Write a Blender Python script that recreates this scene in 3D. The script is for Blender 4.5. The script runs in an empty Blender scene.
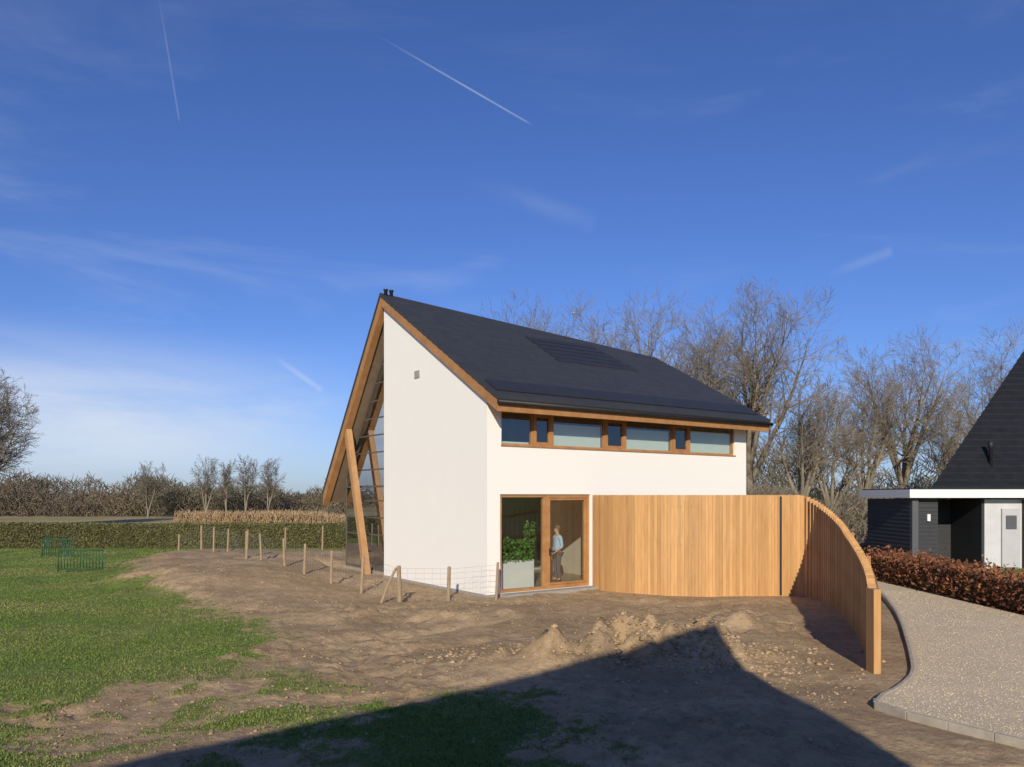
import bpy, bmesh, math, random
import numpy as np
from mathutils import Vector, Matrix, Quaternion
R = math.radians
C = bpy.context.scene.collection
SUN_EL = 23.0
TAN = math.tan(R(SUN_EL))
SUNX = -0.07

# ------------------------------------------------------------------ helpers
def tag(o, label=None, cat=None, group=None, kind=None):
    if label: o['label'] = label
    if cat: o['category'] = cat
    if group: o['group'] = group
    if kind: o['kind'] = kind
    return o

def thing(name, label, cat, loc=(0, 0, 0), rz=0, group=None):
    o = bpy.data.objects.new(name, None); C.objects.link(o)
    o.empty_display_size = .3
    o.location = loc; o.rotation_euler = (0, 0, rz)
    return tag(o, label, cat, group)

def link(name, me, m, parent=None, smooth=False):
    o = bpy.data.objects.new(name, me); C.objects.link(o)
    if m: me.materials.append(m)
    if smooth: me.shade_smooth()
    if parent: o.parent = parent
    return o

def mesh_np(name, V, F):
    V = np.asarray(V, dtype=np.float32); F = np.asarray(F, dtype=np.int32)
    me = bpy.data.meshes.new(name)
    me.vertices.add(len(V)); me.vertices.foreach_set('co', V.ravel())
    k = F.shape[1]
    me.loops.add(F.size); me.loops.foreach_set('vertex_index', F.ravel())
    me.polygons.add(len(F)); me.polygons.foreach_set('loop_start', np.arange(0, F.size, k, dtype=np.int32))
    me.update(calc_edges=True); me.validate()
    return me

class MB:
    def __init__(s): s.v = []; s.f = []
    def add(s, vs, fs):
        n = len(s.v); s.v += [tuple(p) for p in vs]; s.f += [tuple(i + n for i in f) for f in fs]; return s
    def box(s, x0, x1, y0, y1, z0, z1):
        return s.add([(x0,y0,z0),(x1,y0,z0),(x1,y1,z0),(x0,y1,z0),(x0,y0,z1),(x1,y0,z1),(x1,y1,z1),(x0,y1,z1)],
              [(3,2,1,0),(4,5,6,7),(0,1,5,4),(1,2,6,5),(2,3,7,6),(3,0,4,7)])
    def prism(s, pts, vec):
        n = len(pts); a = [Vector(p) for p in pts]; v = Vector(vec)
        return s.add(a + [p + v for p in a], [tuple(range(n))[::-1], tuple(range(n, 2*n))] + [(i, (i+1) % n, n+(i+1) % n, n+i) for i in range(n)])
    def hexa(s, a, b):   # two quads bottom, top
        return s.add(list(a) + list(b), [(3,2,1,0),(4,5,6,7),(0,1,5,4),(1,2,6,5),(2,3,7,6),(3,0,4,7)])
    def poly(s, pts): return s.add(pts, [tuple(range(len(pts)))])
    def beam(s, p0, p1, w, d, up=(0, 0, 1)):
        p0 = Vector(p0); p1 = Vector(p1); t = (p1-p0).normalized()
        a = t.cross(Vector(up))
        if a.length < 1e-4: a = t.cross(Vector((1, 0, 0)))
        a.normalize(); b = a.cross(t)
        a *= w/2; b *= d/2
        return s.hexa([p0-a-b, p0+a-b, p0+a+b, p0-a+b], [p1-a-b, p1+a-b, p1+a+b, p1-a+b])
    def tube(s, pts, rads, n=8, caps=True):
        base = len(s.v); pts = [Vector(p) for p in pts]
        if not hasattr(rads, '__len__'): rads = [rads]*len(pts)
        for i, p in enumerate(pts):
            t = (pts[min(i+1, len(pts)-1)] - pts[max(i-1, 0)]).normalized()
            a = t.cross(Vector((0, 0, 1)))
            if a.length < .05: a = t.cross(Vector((1, 0, 0)))
            a.normalize(); b = a.cross(t)
            for k in range(n):
                q = 2*math.pi*k/n
                s.v.append(tuple(p + (a*math.cos(q) + b*math.sin(q))*rads[i]))
        for i in range(len(pts)-1):
            for k in range(n):
                s.f.append((base+i*n+k, base+i*n+(k+1) % n, base+(i+1)*n+(k+1) % n, base+(i+1)*n+k))
        if caps:
            s.f.append(tuple(base+k for k in range(n))[::-1]); s.f.append(tuple(base+(len(pts)-1)*n+k for k in range(n)))
        return s
    def build(s, name, m, parent=None, smooth=False, off=None, bevel=0):
        v = s.v if off is None else [(p[0]-off[0], p[1]-off[1], p[2]-off[2]) for p in s.v]
        me = bpy.data.meshes.new(name); me.from_pydata(v, [], s.f); me.update()
        bm = bmesh.new(); bm.from_mesh(me); bmesh.ops.recalc_face_normals(bm, faces=bm.faces); 
        if bevel: bmesh.ops.bevel(bm, geom=list(bm.edges), offset=bevel, segments=2, affect='EDGES', profile=.6)
        bm.to_mesh(me); bm.free()
        return link(name, me, m, parent, smooth)

# ------------------------------------------------------------------ noise
def _h(ix, iy, seed):
    n = (ix.astype(np.int64)*374761393 + iy.astype(np.int64)*668265263 + seed*144665) & 0xffffffff
    n = ((n ^ (n >> 13))*1274126177) & 0xffffffff
    n = n ^ (n >> 16)
    return (n & 0xffff)/65535.0
def vnoise(x, y, seed=0):
    ix = np.floor(x); iy = np.floor(y); fx = x-ix; fy = y-iy
    fx = fx*fx*(3-2*fx); fy = fy*fy*(3-2*fy)
    a = _h(ix, iy, seed); b = _h(ix+1, iy, seed); c = _h(ix, iy+1, seed); d = _h(ix+1, iy+1, seed)
    return (a*(1-fx)+b*fx)*(1-fy) + (c*(1-fx)+d*fx)*fy
def fbm(x, y, seed=0, o=4):
    s = 0; a = .5; t = 0
    for i in range(o):
        c, q = math.cos(.6*i), math.sin(.6*i)
        s = s + a*vnoise((x*c-y*q)*2**i + 17.3*i, (x*q+y*c)*2**i - 9.1*i, seed+i); t += a; a *= .5
    return s/t*2-1
def poly_sd(X, Y, P, closed=True):     # signed distance, positive inside
    d = np.full(X.shape, 1e9); ins = np.zeros(X.shape, bool)
    n = len(P)
    for i in range(n if closed else n-1):
        ax, ay = P[i]; bx, by = P[(i+1) % n]
        ex, ey = bx-ax, by-ay
        t = np.clip(((X-ax)*ex + (Y-ay)*ey)/(ex*ex+ey*ey), 0, 1)
        d = np.minimum(d, np.hypot(X-ax-t*ex, Y-ay-t*ey))
        c = ((ay > Y) != (by > Y)) & (X < (bx-ax)*(Y-ay)/((by-ay) if by != ay else 1e-9) + ax)
        ins ^= c
    return np.where(ins, d, -d) if closed else d
def sstep(a, b, x):
    t = np.clip((x-a)/(b-a), 0, 1); return t*t*(3-2*t)

# ------------------------------------------------------------------ materials
def nodes(m):
    m.use_nodes = True; nt = m.node_tree; nt.nodes.clear(); return nt
def nd(nt, t, **kw):
    n = nt.nodes.new(t)
    for k, v in kw.items(): setattr(n, k, v)
    return n
def L(nt, a, b): nt.links.new(a, b)

def pbr(name, c1, c2=None, scale=4, rough=.8, bump=.2, bscale=40, dist=.01, stretch=(1, 1, 1), island=0, spec=.3, metal=0, c3=None, s3=.7):
    m = bpy.data.materials.new(name); nt = nodes(m)
    out = nd(nt, 'ShaderNodeOutputMaterial'); p = nd(nt, 'ShaderNodeBsdfPrincipled')
    p.inputs['Roughness'].default_value = rough; p.inputs['Specular IOR Level'].default_value = spec; p.inputs['Metallic'].default_value = metal
    L(nt, p.outputs[0], out.inputs[0])
    tc = nd(nt, 'ShaderNodeTexCoord'); mp = nd(nt, 'ShaderNodeMapping'); mp.inputs['Scale'].default_value = stretch
    L(nt, tc.outputs['Object'], mp.inputs[0])
    c2 = c2 or tuple(x*.8 for x in c1)
    n1 = nd(nt, 'ShaderNodeTexNoise'); n1.inputs['Scale'].default_value = scale; n1.inputs['Detail'].default_value = 4; n1.inputs['Roughness'].default_value = .62
    L(nt, mp.outputs[0], n1.inputs['Vector'])
    r = nd(nt, 'ShaderNodeMapRange'); r.inputs['From Min'].default_value = .3; r.inputs['From Max'].default_value = .7
    L(nt, n1.outputs['Fac'], r.inputs['Value'])
    mx = nd(nt, 'ShaderNodeMixRGB'); mx.inputs[1].default_value = (*c1, 1); mx.inputs[2].default_value = (*c2, 1)
    L(nt, r.outputs[0], mx.inputs[0]); col = mx.outputs[0]
    if c3:
        n3 = nd(nt, 'ShaderNodeTexNoise'); n3.inputs['Scale'].default_value = s3; n3.inputs['Detail'].default_value = 4
        L(nt, mp.outputs[0], n3.inputs['Vector'])
        r3 = nd(nt, 'ShaderNodeMapRange'); r3.inputs['From Min'].default_value = .45; r3.inputs['From Max'].default_value = .65
        L(nt, n3.outputs['Fac'], r3.inputs['Value'])
        m3 = nd(nt, 'ShaderNodeMixRGB'); m3.inputs[2].default_value = (*c3, 1)
        L(nt, r3.outputs[0], m3.inputs[0]); L(nt, col, m3.inputs[1]); col = m3.outputs[0]
    if island:
        g = nd(nt, 'ShaderNodeNewGeometry'); ri = nd(nt, 'ShaderNodeMapRange')
        ri.inputs['To Min'].default_value = 1-island; ri.inputs['To Max'].default_value = 1+island
        L(nt, g.outputs['Random Per Island'], ri.inputs['Value'])
        hs = nd(nt, 'ShaderNodeHueSaturation'); L(nt, ri.outputs[0], hs.inputs['Value']); L(nt, col, hs.inputs['Color']); col = hs.outputs[0]
    L(nt, col, p.inputs['Base Color'])
    if bump:
        n2 = nd(nt, 'ShaderNodeTexNoise'); n2.inputs['Scale'].default_value = bscale; n2.inputs['Detail'].default_value = 3
        L(nt, mp.outputs[0], n2.inputs['Vector'])
        b = nd(nt, 'ShaderNodeBump'); b.inputs['Strength'].default_value = bump; b.inputs['Distance'].default_value = dist
        L(nt, n2.outputs['Fac'], b.inputs['Height']); L(nt, b.outputs[0], p.inputs['Normal'])
    return m

def glass_mat(name, tint, lo=.05, hi=.8, rough=.01):
    m = bpy.data.materials.new(name); nt = nodes(m)
    out = nd(nt, 'ShaderNodeOutputMaterial'); mx = nd(nt, 'ShaderNodeMixShader')
    t = nd(nt, 'ShaderNodeBsdfTransparent'); t.inputs[0].default_value = (*tint, 1)
    g = nd(nt, 'ShaderNodeBsdfGlossy'); g.inputs['Roughness'].default_value = rough; g.inputs[0].default_value = (.95, .97, 1, 1)
    lw = nd(nt, 'ShaderNodeLayerWeight'); lw.inputs[0].default_value = .5
    pw = nd(nt, 'ShaderNodeMath', operation='POWER'); pw.inputs[1].default_value = 4
    a = nd(nt, 'ShaderNodeMapRange'); a.inputs['To Min'].default_value = lo; a.inputs['To Max'].default_value = hi
    tc = nd(nt, 'ShaderNodeTexCoord'); n2 = nd(nt, 'ShaderNodeTexNoise'); n2.inputs['Scale'].default_value = .8
    L(nt, tc.outputs['Object'], n2.inputs['Vector'])
    b = nd(nt, 'ShaderNodeBump'); b.inputs['Strength'].default_value = .08; b.inputs['Distance'].default_value = .03
    L(nt, n2.outputs['Fac'], b.inputs['Height']); L(nt, b.outputs[0], g.inputs['Normal'])
    L(nt, lw.outputs['Facing'], pw.inputs[0]); L(nt, pw.outputs[0], a.inputs['Value']); L(nt, a.outputs[0], mx.inputs[0]); L(nt, t.outputs[0], mx.inputs[1]); L(nt, g.outputs[0], mx.inputs[2])
    L(nt, mx.outputs[0], out.inputs[0]); return m

M = {}
M['plaster'] = pbr('white_plaster', (.84, .815, .765), (.825, .80, .75), 1.3, .9, .12, 60, .004)
M['wood'] = pbr('larch_trim', (.42, .215, .085), (.30, .145, .055), 3, .6, .2, 30, .004, (1, 1, 1), island=.12)
M['column'] = pbr('larch_column', (.47, .27, .125), (.36, .19, .08), 3, .65, .2, 30, .004, (2, 2, .5))
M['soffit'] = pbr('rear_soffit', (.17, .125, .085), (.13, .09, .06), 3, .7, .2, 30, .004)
M['slat'] = pbr('larch_slats', (.58, .33, .135), (.47, .255, .098), 2.2, .65, .3, 30, .004, (6, 6, .7), island=.16)
M['roof'] = pbr('dark_slate', (.047, .048, .053), (.036, .037, .041), 2.5, .5, .12, 25, .006, spec=.3)
M['pv'] = pbr('solar_glass', (.026, .027, .031), (.032, .033, .037), 3, .45, 0, spec=.25)
M['black'] = pbr('black_metal', (.02, .02, .022), (.03, .03, .03), 6, .5, .1)
M['bar'] = pbr('glazing_bar_grey', (.12, .10, .085), (.09, .08, .065), 6, .5, .1)
M['dark_int'] = pbr('interior_wall', (.56, .51, .44), (.46, .41, .35), 2, .9, .1)
M['floor_int'] = pbr('interior_floor', (.38, .33, .26), (.30, .26, .20), 3, .6, .1)
M['glass'] = glass_mat('clear_glass', (.82, .87, .85), .15)
M['glass_dark'] = glass_mat('tinted_glass', (.60, .66, .68), .48, .92)
M['blind'] = pbr('pale_blind', (.66, .72, .66), (.62, .68, .62), 5, .8, .1)
M['concrete'] = pbr('concrete', (.36, .34, .31), (.28, .265, .24), 6, .85, .4, 60, .006)
M['kerb'] = pbr('kerb_concrete', (.46, .41, .33), (.33, .29, .235), 6, .85, .4, 60, .006)
M['white_paint'] = pbr('white_paint', (.78, .77, .75), (.74, .73, .71), 3, .5, .05)
M['shaded_white'] = pbr('shaded_white_render', (.56, .56, .57), (.50, .50, .51), 3, .8, .1)  # white toned down: the wall's shade is put into its colour
M['door_grey'] = pbr('door_grey', (.46, .46, .47), (.42, .42, .43), 3, .6, .1)
M['stake'] = pbr('weathered_stake', (.38, .28, .18), (.24, .175, .11), 9, .9, .4, 40, .006, (4, 4, .6), island=.25)
M['wire'] = pbr('galvanised_wire', (.30, .30, .29), (.22, .22, .22), 9, .5, 0, metal=.6)
M['green_metal'] = pbr('green_paint', (.020, .085, .040), (.03, .10, .05), 8, .5, .1)
M['bark'] = pbr('bark', (.30, .25, .185), (.18, .15, .11), 5, .95, .5, 14, .03, (1, 1, .3))
M['twig'] = pbr('twigs', (.31, .26, .19), (.215, .18, .135), .8, .9, 0, island=.25)
M['twig_grey'] = pbr('twigs_grey', (.25, .22, .17), (.175, .15, .115), .6, .9, 0, island=.25)
M['scrub'] = pbr('hazed_scrub_twigs', (.29, .23, .155), (.19, .15, .105), .10, .95, 0, island=.35, c3=(.17, .16, .09), s3=.06)  # twig brown lightened, distance haze painted into the colour
M['reed'] = pbr('dry_reed', (.62, .46, .27), (.48, .34, .19), 1.2, .9, 0, island=.25)
M['hedge'] = pbr('clipped_hedge_leaf', (.165, .155, .062), (.11, .112, .042), .5, .8, 0, island=.25)
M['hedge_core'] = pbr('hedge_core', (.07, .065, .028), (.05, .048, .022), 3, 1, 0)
M['beech'] = pbr('russet_leaf', (.27, .105, .05), (.16, .065, .032), 1.2, .8, 0, island=.45)
M['grass'] = pbr('grass_blade', (.165, .225, .048), (.12, .175, .036), .8, .75, 0, island=.22, c3=(.23, .235, .08), s3=.35)
M['clod'] = pbr('soil_clod', (.42, .30, .18), (.31, .215, .125), 2, .95, .3, 60, .01, island=.25)
M['gravel'] = pbr('gravel', (.72, .595, .405), (.50, .405, .265), 42, .9, .8, 50, .018, c3=(.66, .54, .36), s3=1.2)
M['pebble'] = pbr('pebble', (.72, .60, .42), (.50, .41, .28), 5, .8, 0, island=.3)
M['cladding'] = pbr('dark_cladding', (.045, .047, .052), (.033, .034, .038), 3, .7, .2, 30, .005, (.4, .4, 6))
M['grey_wall'] = pbr('grey_wall', (.10, .105, .115), (.085, .09, .10), 3, .8, .1)
M['tile'] = pbr('dark_tile', (.018, .019, .024), (.011, .012, .015), 3, .6, .3, 20, .01, spec=.2)
M['leaf'] = pbr('house_plant_leaf', (.13, .24, .05), (.07, .15, .035), 3, .6, 0, island=.4)
M['brick'] = pbr('neighbour_brick', (.30, .16, .10), (.24, .12, .08), 5, .9, .3, 30, .01)
M['skin'] = pbr('skin', (.52, .33, .24), (.48, .30, .22), 12, .55, .05)
M['hair'] = pbr('hair', (.16, .12, .09), (.11, .08, .06), 40, .7, .3, 80, .004)
M['shirt'] = pbr('blue_shirt', (.44, .60, .82), (.39, .54, .75), 14, .85, .2, 60, .004)
M['trousers'] = pbr('dark_trousers', (.09, .10, .14), (.065, .075, .105), 10, .9, .2, 60, .004)
M['shoe'] = pbr('shoe', (.05, .035, .025), (.04, .03, .02), 10, .6, .1)
M['eye'] = pbr('eye', (.03, .025, .02), (.02, .02, .02), 3, .3, 0)

# ground material driven by a point attribute
def ground_mat():
    m = bpy.data.materials.new('ground'); nt = nodes(m)
    out = nd(nt, 'ShaderNodeOutputMaterial'); p = nd(nt, 'ShaderNodeBsdfPrincipled')
    p.inputs['Roughness'].default_value = .95; p.inputs['Specular IOR Level'].default_value = .1
    L(nt, p.outputs[0], out.inputs[0])
    tc = nd(nt, 'ShaderNodeTexCoord')
    def noise(s, d=5, r=.6):
        n = nd(nt, 'ShaderNodeTexNoise'); n.inputs['Scale'].default_value = s; n.inputs['Detail'].default_value = d; n.inputs['Roughness'].default_value = r
        L(nt, tc.outputs['Object'], n.inputs['Vector']); return n.outputs['Fac']
    def mr(x, a, b, c=0, d=1):
        r = nd(nt, 'ShaderNodeMapRange'); r.inputs['From Min'].default_value = a; r.inputs['From Max'].default_value = b
        r.inputs['To Min'].default_value = c; r.inputs['To Max'].default_value = d; L(nt, x, r.inputs['Value']); return r.outputs[0]
    def mix(f, a, b):
        x = nd(nt, 'ShaderNodeMixRGB'); L(nt, f, x.inputs[0])
        for i, c in ((1, a), (2, b)):
            if isinstance(c, tuple): x.inputs[i].default_value = (*c, 1)
            else: L(nt, c, x.inputs[i])
        return x.outputs[0]
    soil = mix(mr(noise(.5, 4), .38, .62), (.51, .37, .22), (.37, .26, .15))
    n3 = noise(3.5, 6, .72)
    soil = mix(mr(n3, .44, .74), soil, (.27, .185, .108))
    n9 = noise(11, 5, .75)
    soil = mix(mr(n9, .56, .78), soil, (.55, .41, .25))
    soil = mix(mr(n9, .44, .29), soil, (.21, .14, .082))
    gr = mix(mr(noise(.35, 4), .40, .62), (.145, .20, .044), (.20, .22, .065))
    gr = mix(mr(n3, .5, .75), gr, (.115, .155, .036))
    gr = mix(mr(n9, .56, .76), gr, (.25, .225, .10))
    at = nd(nt, 'ShaderNodeAttribute'); at.attribute_name = 'dirt'
    a = nd(nt, 'ShaderNodeMath', operation='ADD'); L(nt, at.outputs['Fac'], a.inputs[0]); L(nt, mr(noise(5, 6, .78), .25, .75, -.5, .5), a.inputs[1])
    f = mr(a.outputs[0], .36, .64)
    col = mix(f, gr, soil)
    at2 = nd(nt, 'ShaderNodeAttribute'); at2.attribute_name = 'field'
    fld = mix(mr(noise(.05, 3), .4, .6), (.30, .26, .12), (.46, .36, .20))
    col = mix(at2.outputs['Fac'], col, fld)
    L(nt, col, p.inputs['Base Color'])
    b1 = nd(nt, 'ShaderNodeBump'); b1.inputs['Strength'].default_value = .95; b1.inputs['Distance'].default_value = .055
    L(nt, noise(8, 6, .75), b1.inputs['Height'])
    L(nt, b1.outputs[0], p.inputs['Normal'])
    return m
M['ground'] = ground_mat()

# ------------------------------------------------------------------ layout
HC = (-0.66, 20.33); HA = math.atan2(.577, .817)
cu, su = math.cos(HA), math.sin(HA)
def hw(t, s): return (HC[0] + t*cu - s*su, HC[1] + t*su + s*cu)
DIRT = [(-13.5,26.9),(-10.2,21.4),(-7.3,18),(-5.7,16.3),(-4.7,14.3),(-4.3,13),(-4.9,11.7),(-5.8,11.1),(-6.8,10.5),(-9,10.0),
        (-9,9.1),(-6.6,8.7),(-5.2,8.0),(-4.4,5),(-1,2),(16,2),(14,30),(2,36),(-8,37.2),(-13.0,34.3),(-14.6,32)]
KERB = [(10.5,24.0),(10.2,21.4),(9.2,18.6),(8.25,16.3),(7.3,14.2),(6.6,12.7),(6.05,11.6),(5.55,10.9),(5.1,10.4),(4.72,10.05),(4.72,9.7),(5.05,9.1),(5.6,8.3),(6.4,7.2),(7.6,5.6)]
GRAVEL = KERB + [(14.5,5.6),(11.35,14),(11.35,24.6)]
FOOT = [hw(-.35,-.3), hw(10.9,-.3), hw(10.2,7), hw(9.4,8), hw(-.35,10.7)]
FP = [(2.36,22.36),(2.72,21.62),(3.45,20.98),(4.5,20.55),(5.7,20.42),(6.7,20.52),(7.35,20.62),(7.72,20.62),(7.90,20.42),(7.90,19.5),(7.66,18.0),(7.2,16.4),(6.66,14.7),(6.12,13.2),(5.52,11.75)]
def masks(X, Y):
    n = fbm(X*.55, Y*.55, 5)*.9 + fbm(X*1.7, Y*1.7, 9)*.65 + fbm(X*4.5, Y*4.5, 13)*.45
    d = sstep(-1.0, .9, poly_sd(X, Y, DIRT) + n)
    e = ((X+.9)/1.9)**2 + ((Y-8.9)/1.5)**2
    d = d*sstep(.1, 1.5, e + n*1.4)
    # thin grass creeping over the lower left of the soil
    sp = sstep(-.6, -3.6, X)*sstep(13.0, 10.6, Y)*sstep(-.25, .35, fbm(X*1.3, Y*1.3, 31) + .4*fbm(X*5, Y*5, 35))
    d = d*(1-.75*sp)
    fld = sstep(40.5, 43, Y)
    return d, fld
def ground_h(X, Y):
    d, _ = masks(X, Y)
    near = sstep(60, 40, np.hypot(X, Y-15))
    am = .35 + 1.0*sstep(.38, .72, vnoise(X*.45+3, Y*.45, 41))
    h = d*(.17*fbm(X*.42, Y*.42, 1) + am*(.09*fbm(X*1.5, Y*1.5, 2, 5) + .055*fbm(X*6, Y*6, 3, 4))) + (1-d)*.035*fbm(X*.8, Y*.8, 4) + .01*(1-d)*fbm(X*5, Y*5, 8)
    rough = np.clip(.6+1.0*fbm(X*2.2, Y*2.2, 21, 6), 0, 2)
    h = h + .85*np.exp(-((X-2.5)/1.35)**2 - ((Y-12.8)/.8)**2)*rough
    h = h + .55*np.exp(-((X-.8)/1.0)**2 - ((Y-12.0)/.55)**2)*rough
    h = h + .34*np.exp(-((X-4.3)/.8)**2 - ((Y-15.2)/.7)**2)*rough
    h = h + .24*np.exp(-((X+1.2)/1.4)**2 - ((Y-16.6)/.6)**2)*rough
    h = h + .26*np.exp(-((X+3.6)/1.2)**2 - ((Y-17.2)/.7)**2)*rough
    h = h + d*.42*sstep(-4.5, -9.5, X)*sstep(17, 23, Y)*sstep(37, 32, Y)
    # wheel ruts across the soil
    rut = Y - (14.6 + .35*X + .5*np.sin(X*.35))
    rt = np.exp(-((rut-.0)/.22)**2) + np.exp(-((rut-1.5)/.22)**2)
    h = h - .07*d*rt*sstep(1, -1, X)*sstep(-9, -6, X)
    h = h*near
    fl = sstep(-.5, .25, poly_sd(X, Y, FOOT)); h = h*(1-fl) - .03*fl
    g = sstep(-.45, .05, poly_sd(X, Y, GRAVEL)); h = h*(1-g) - .06*g
    q = sstep(1.3, .3, poly_sd(X, Y, FP, False)); h = h*(1-.85*q)
    back = sstep(5, 3, Y); h = h*(1-back)
    return h
def gh(x, y): return float(ground_h(np.array([x]), np.array([y]))[0])

def axis(segs):
    out = []
    for a, b, st in segs:
        out += list(np.arange(a, b, st))
    out.append(segs[-1][1]); return np.array(out)
gx = axis([(-1500,-200,200),(-200,-40,20),(-40,-16,1.2),(-16,-9,.25),(-9,8,.07),(8,16,.3),(16,40,2),(40,200,20),(200,1500,200)])
gy = axis([(-300,-20,40),(-20,5,2.5),(5,15.5,.06),(15.5,24,.11),(24,40,.3),(40,80,3),(80,300,20),(300,2400,300)])
GX, GY = np.meshgrid(gx, gy); GZ = ground_h(GX, GY); D, FL = masks(GX, GY)
nx, ny = len(gx), len(gy)
idx = np.arange(nx*ny).reshape(ny, nx)
F = np.stack([idx[:-1,:-1], idx[:-1,1:], idx[1:,1:], idx[1:,:-1]], -1).reshape(-1, 4)
gm = mesh_np('ground', np.stack([GX, GY, GZ], -1).reshape(-1, 3), F)
for nm, arr in (('dirt', D), ('field', FL)):
    at = gm.attributes.new(nm, 'FLOAT', 'POINT'); at.data.foreach_set('value', arr.ravel().astype(np.float32))
g = link('ground', gm, M['ground'], smooth=True); tag(g, kind='structure', label='bare sandy soil and lawn around the house', cat='ground')

# ------------------------------------------------------------------ loose cover
rng = np.random.default_rng(4)
N = 300000
Y = 6.2 + (38.5-6.2)*rng.random(N)**1.7
X = -.72*Y + (.72*Y+1.5)*rng.random(N)
d, _ = masks(X, Y)
keep = (rng.random(N)**.8 > d*1.1+.03) & (poly_sd(X, Y, FOOT) < -.1) & (vnoise(X*1.4, Y*1.4, 60)+.6*rng.random(N) > .38)
X = X[keep]; Y = Y[keep]; n = len(X); Z = ground_h(X, Y)
hgt = (.010 + .020*rng.random(n))*(.7+.6*vnoise(X*1.2, Y*1.2, 3)); w = .005 + .005*rng.random(n) + .0004*Y
az = rng.random(n)*6.283; le = 1.0*hgt*rng.normal(size=n); la = rng.random(n)*6.283
V = np.zeros((n, 3, 3))
V[:,0] = np.stack([X-np.cos(az)*w, Y-np.sin(az)*w, Z-.005], -1); V[:,1] = np.stack([X+np.cos(az)*w, Y+np.sin(az)*w, Z-.005], -1)
V[:,2] = np.stack([X+np.cos(la)*le, Y+np.sin(la)*le, Z+hgt], -1)
o = link('grass', mesh_np('grass', V.reshape(-1, 3), np.arange(n*3).reshape(-1, 3)), M['grass'])
tag(o, 'short green grass growing on the lawn left of the soil', 'grass', kind='stuff')

OCT = np.array([(1,0,0),(-1,0,0),(0,1,0),(0,-1,0),(0,0,1),(0,0,-1)], float)
OF = np.array([(0,2,4),(2,1,4),(1,3,4),(3,0,4),(2,0,5),(1,2,5),(3,1,5),(0,3,5)])
def lumps(X, Y, Z, r, flat=.6):
    n = len(X); V = OCT[None]*r[:, None, None]*(.6+.8*rng.random((n, 6, 1)))
    a = rng.random(n)*6.283; c, s = np.cos(a)[:, None], np.sin(a)[:, None]
    x = V[:,:,0]*c - V[:,:,1]*s + (rng.random((n, 6))-.5)*r[:, None]*.5; y = V[:,:,0]*s + V[:,:,1]*c + (rng.random((n, 6))-.5)*r[:, None]*.5
    V = np.stack([x+X[:,None], y+Y[:,None], V[:,:,2]*flat+Z[:,None]], -1)
    return V.reshape(-1, 3), (OF[None] + (np.arange(n)*6)[:, None, None]).reshape(-1, 3)
N = 26000
Y = 6 + 20*rng.random(N)**1.4; X = -.7*Y + 1.15*Y*rng.random(N)
mound = 8000
X = np.concatenate([X, 2.0+rng.normal(size=mound)*1.4]); Y = np.concatenate([Y, 12.6+rng.normal(size=mound)*.7])
d, _ = masks(X, Y)
keep = (rng.random(len(X)) < d) & (poly_sd(X, Y, FOOT) < -.05) & (poly_sd(X, Y, GRAVEL) < -.25) & (vnoise(X*.9, Y*.9, 77) + .25*rng.random(len(X)) > .43)
big = np.where(np.arange(len(X)) >= N, .06, .03)
X = X[keep]; Y = Y[keep]; big = big[keep]; r = .005 + big*rng.random(len(X))**7 + .006*rng.random(len(X))
V, F = lumps(X, Y, ground_h(X, Y)+r*.05, r)
tag(link('soil_clods', mesh_np('soil_clods', V, F), M['clod']), 'loose clods of earth scattered on the bare soil', 'soil', kind='stuff')

# gravel path
me = bpy.data.meshes.new('gravel_path'); me.from_pydata([(x, y, .03) for x, y in GRAVEL], [], [tuple(range(len(GRAVEL)))]); me.update()
bm = bmesh.new(); bm.from_mesh(me); bmesh.ops.recalc_face_normals(bm, faces=bm.faces); bmesh.ops.triangulate(bm, faces=bm.faces)
for f in bm.faces:
    if f.normal.z < 0: f.normal_flip()
bm.to_mesh(me); bm.free()
tag(link('gravel_path', me, M['gravel']), 'pale gravel drive curving past the timber fence', 'path', kind='structure')
N = 36000
Y = 6.5 + 15*rng.random(N)**1.6; X = 4.5 + 7*rng.random(N)
k = poly_sd(X, Y, GRAVEL) > .08; X = X[k]; Y = Y[k]; r = .006+.007*rng.random(len(X))
V, F = lumps(X, Y, np.full(len(X), .031), r, .7)
tag(link('gravel_stones', mesh_np('gravel_stones', V, F), M['pebble']), 'loose pale stones covering the gravel drive', 'gravel', kind='stuff')
# kerb of concrete edging stones
def smooth_path(P, per=8):
    P = [Vector(p) for p in P]; out = []
    for i in range(len(P)-1):
        p0, p1, p2, p3 = P[max(i-1, 0)], P[i], P[i+1], P[min(i+2, len(P)-1)]
        for j in range(per):
            t = j/per
            out.append(.5*((2*p1)+(-p0+p2)*t+(2*p0-5*p1+4*p2-p3)*t*t+(-p0+3*p1-3*p2+p3)*t**3))
    out.append(P[-1]); return out
def resample(path, step):
    out = [path[0].copy()]; acc = 0
    for a, b in zip(path, path[1:]):
        l = (b-a).length; pos = 0
        while acc + (l-pos) >= step:
            pos += step-acc; acc = 0; out.append(a.lerp(b, pos/l))
        acc += l-pos
    return out
kp = resample(smooth_path([(x, y, 0) for x, y in KERB]), .5)
mb = MB()
for a, b in zip(kp, kp[1:]):
    t = (b-a).normalized()*.003; nrm = Vector((-t.y, t.x, 0)).normalized()*.027
    lo, hi = Vector((0,0,-.15)), Vector((0,0,.046))
    mb.hexa([a+t-nrm+lo, b-t-nrm+lo, b-t+nrm+lo, a+t+nrm+lo], [a+t-nrm+hi, b-t-nrm+hi, b-t+nrm+hi, a+t+nrm+hi])
o = mb.build('kerb', M['kerb'], bevel=.008); tag(o, 'grey concrete kerb edging the gravel drive', 'kerb', kind='structure')

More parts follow.
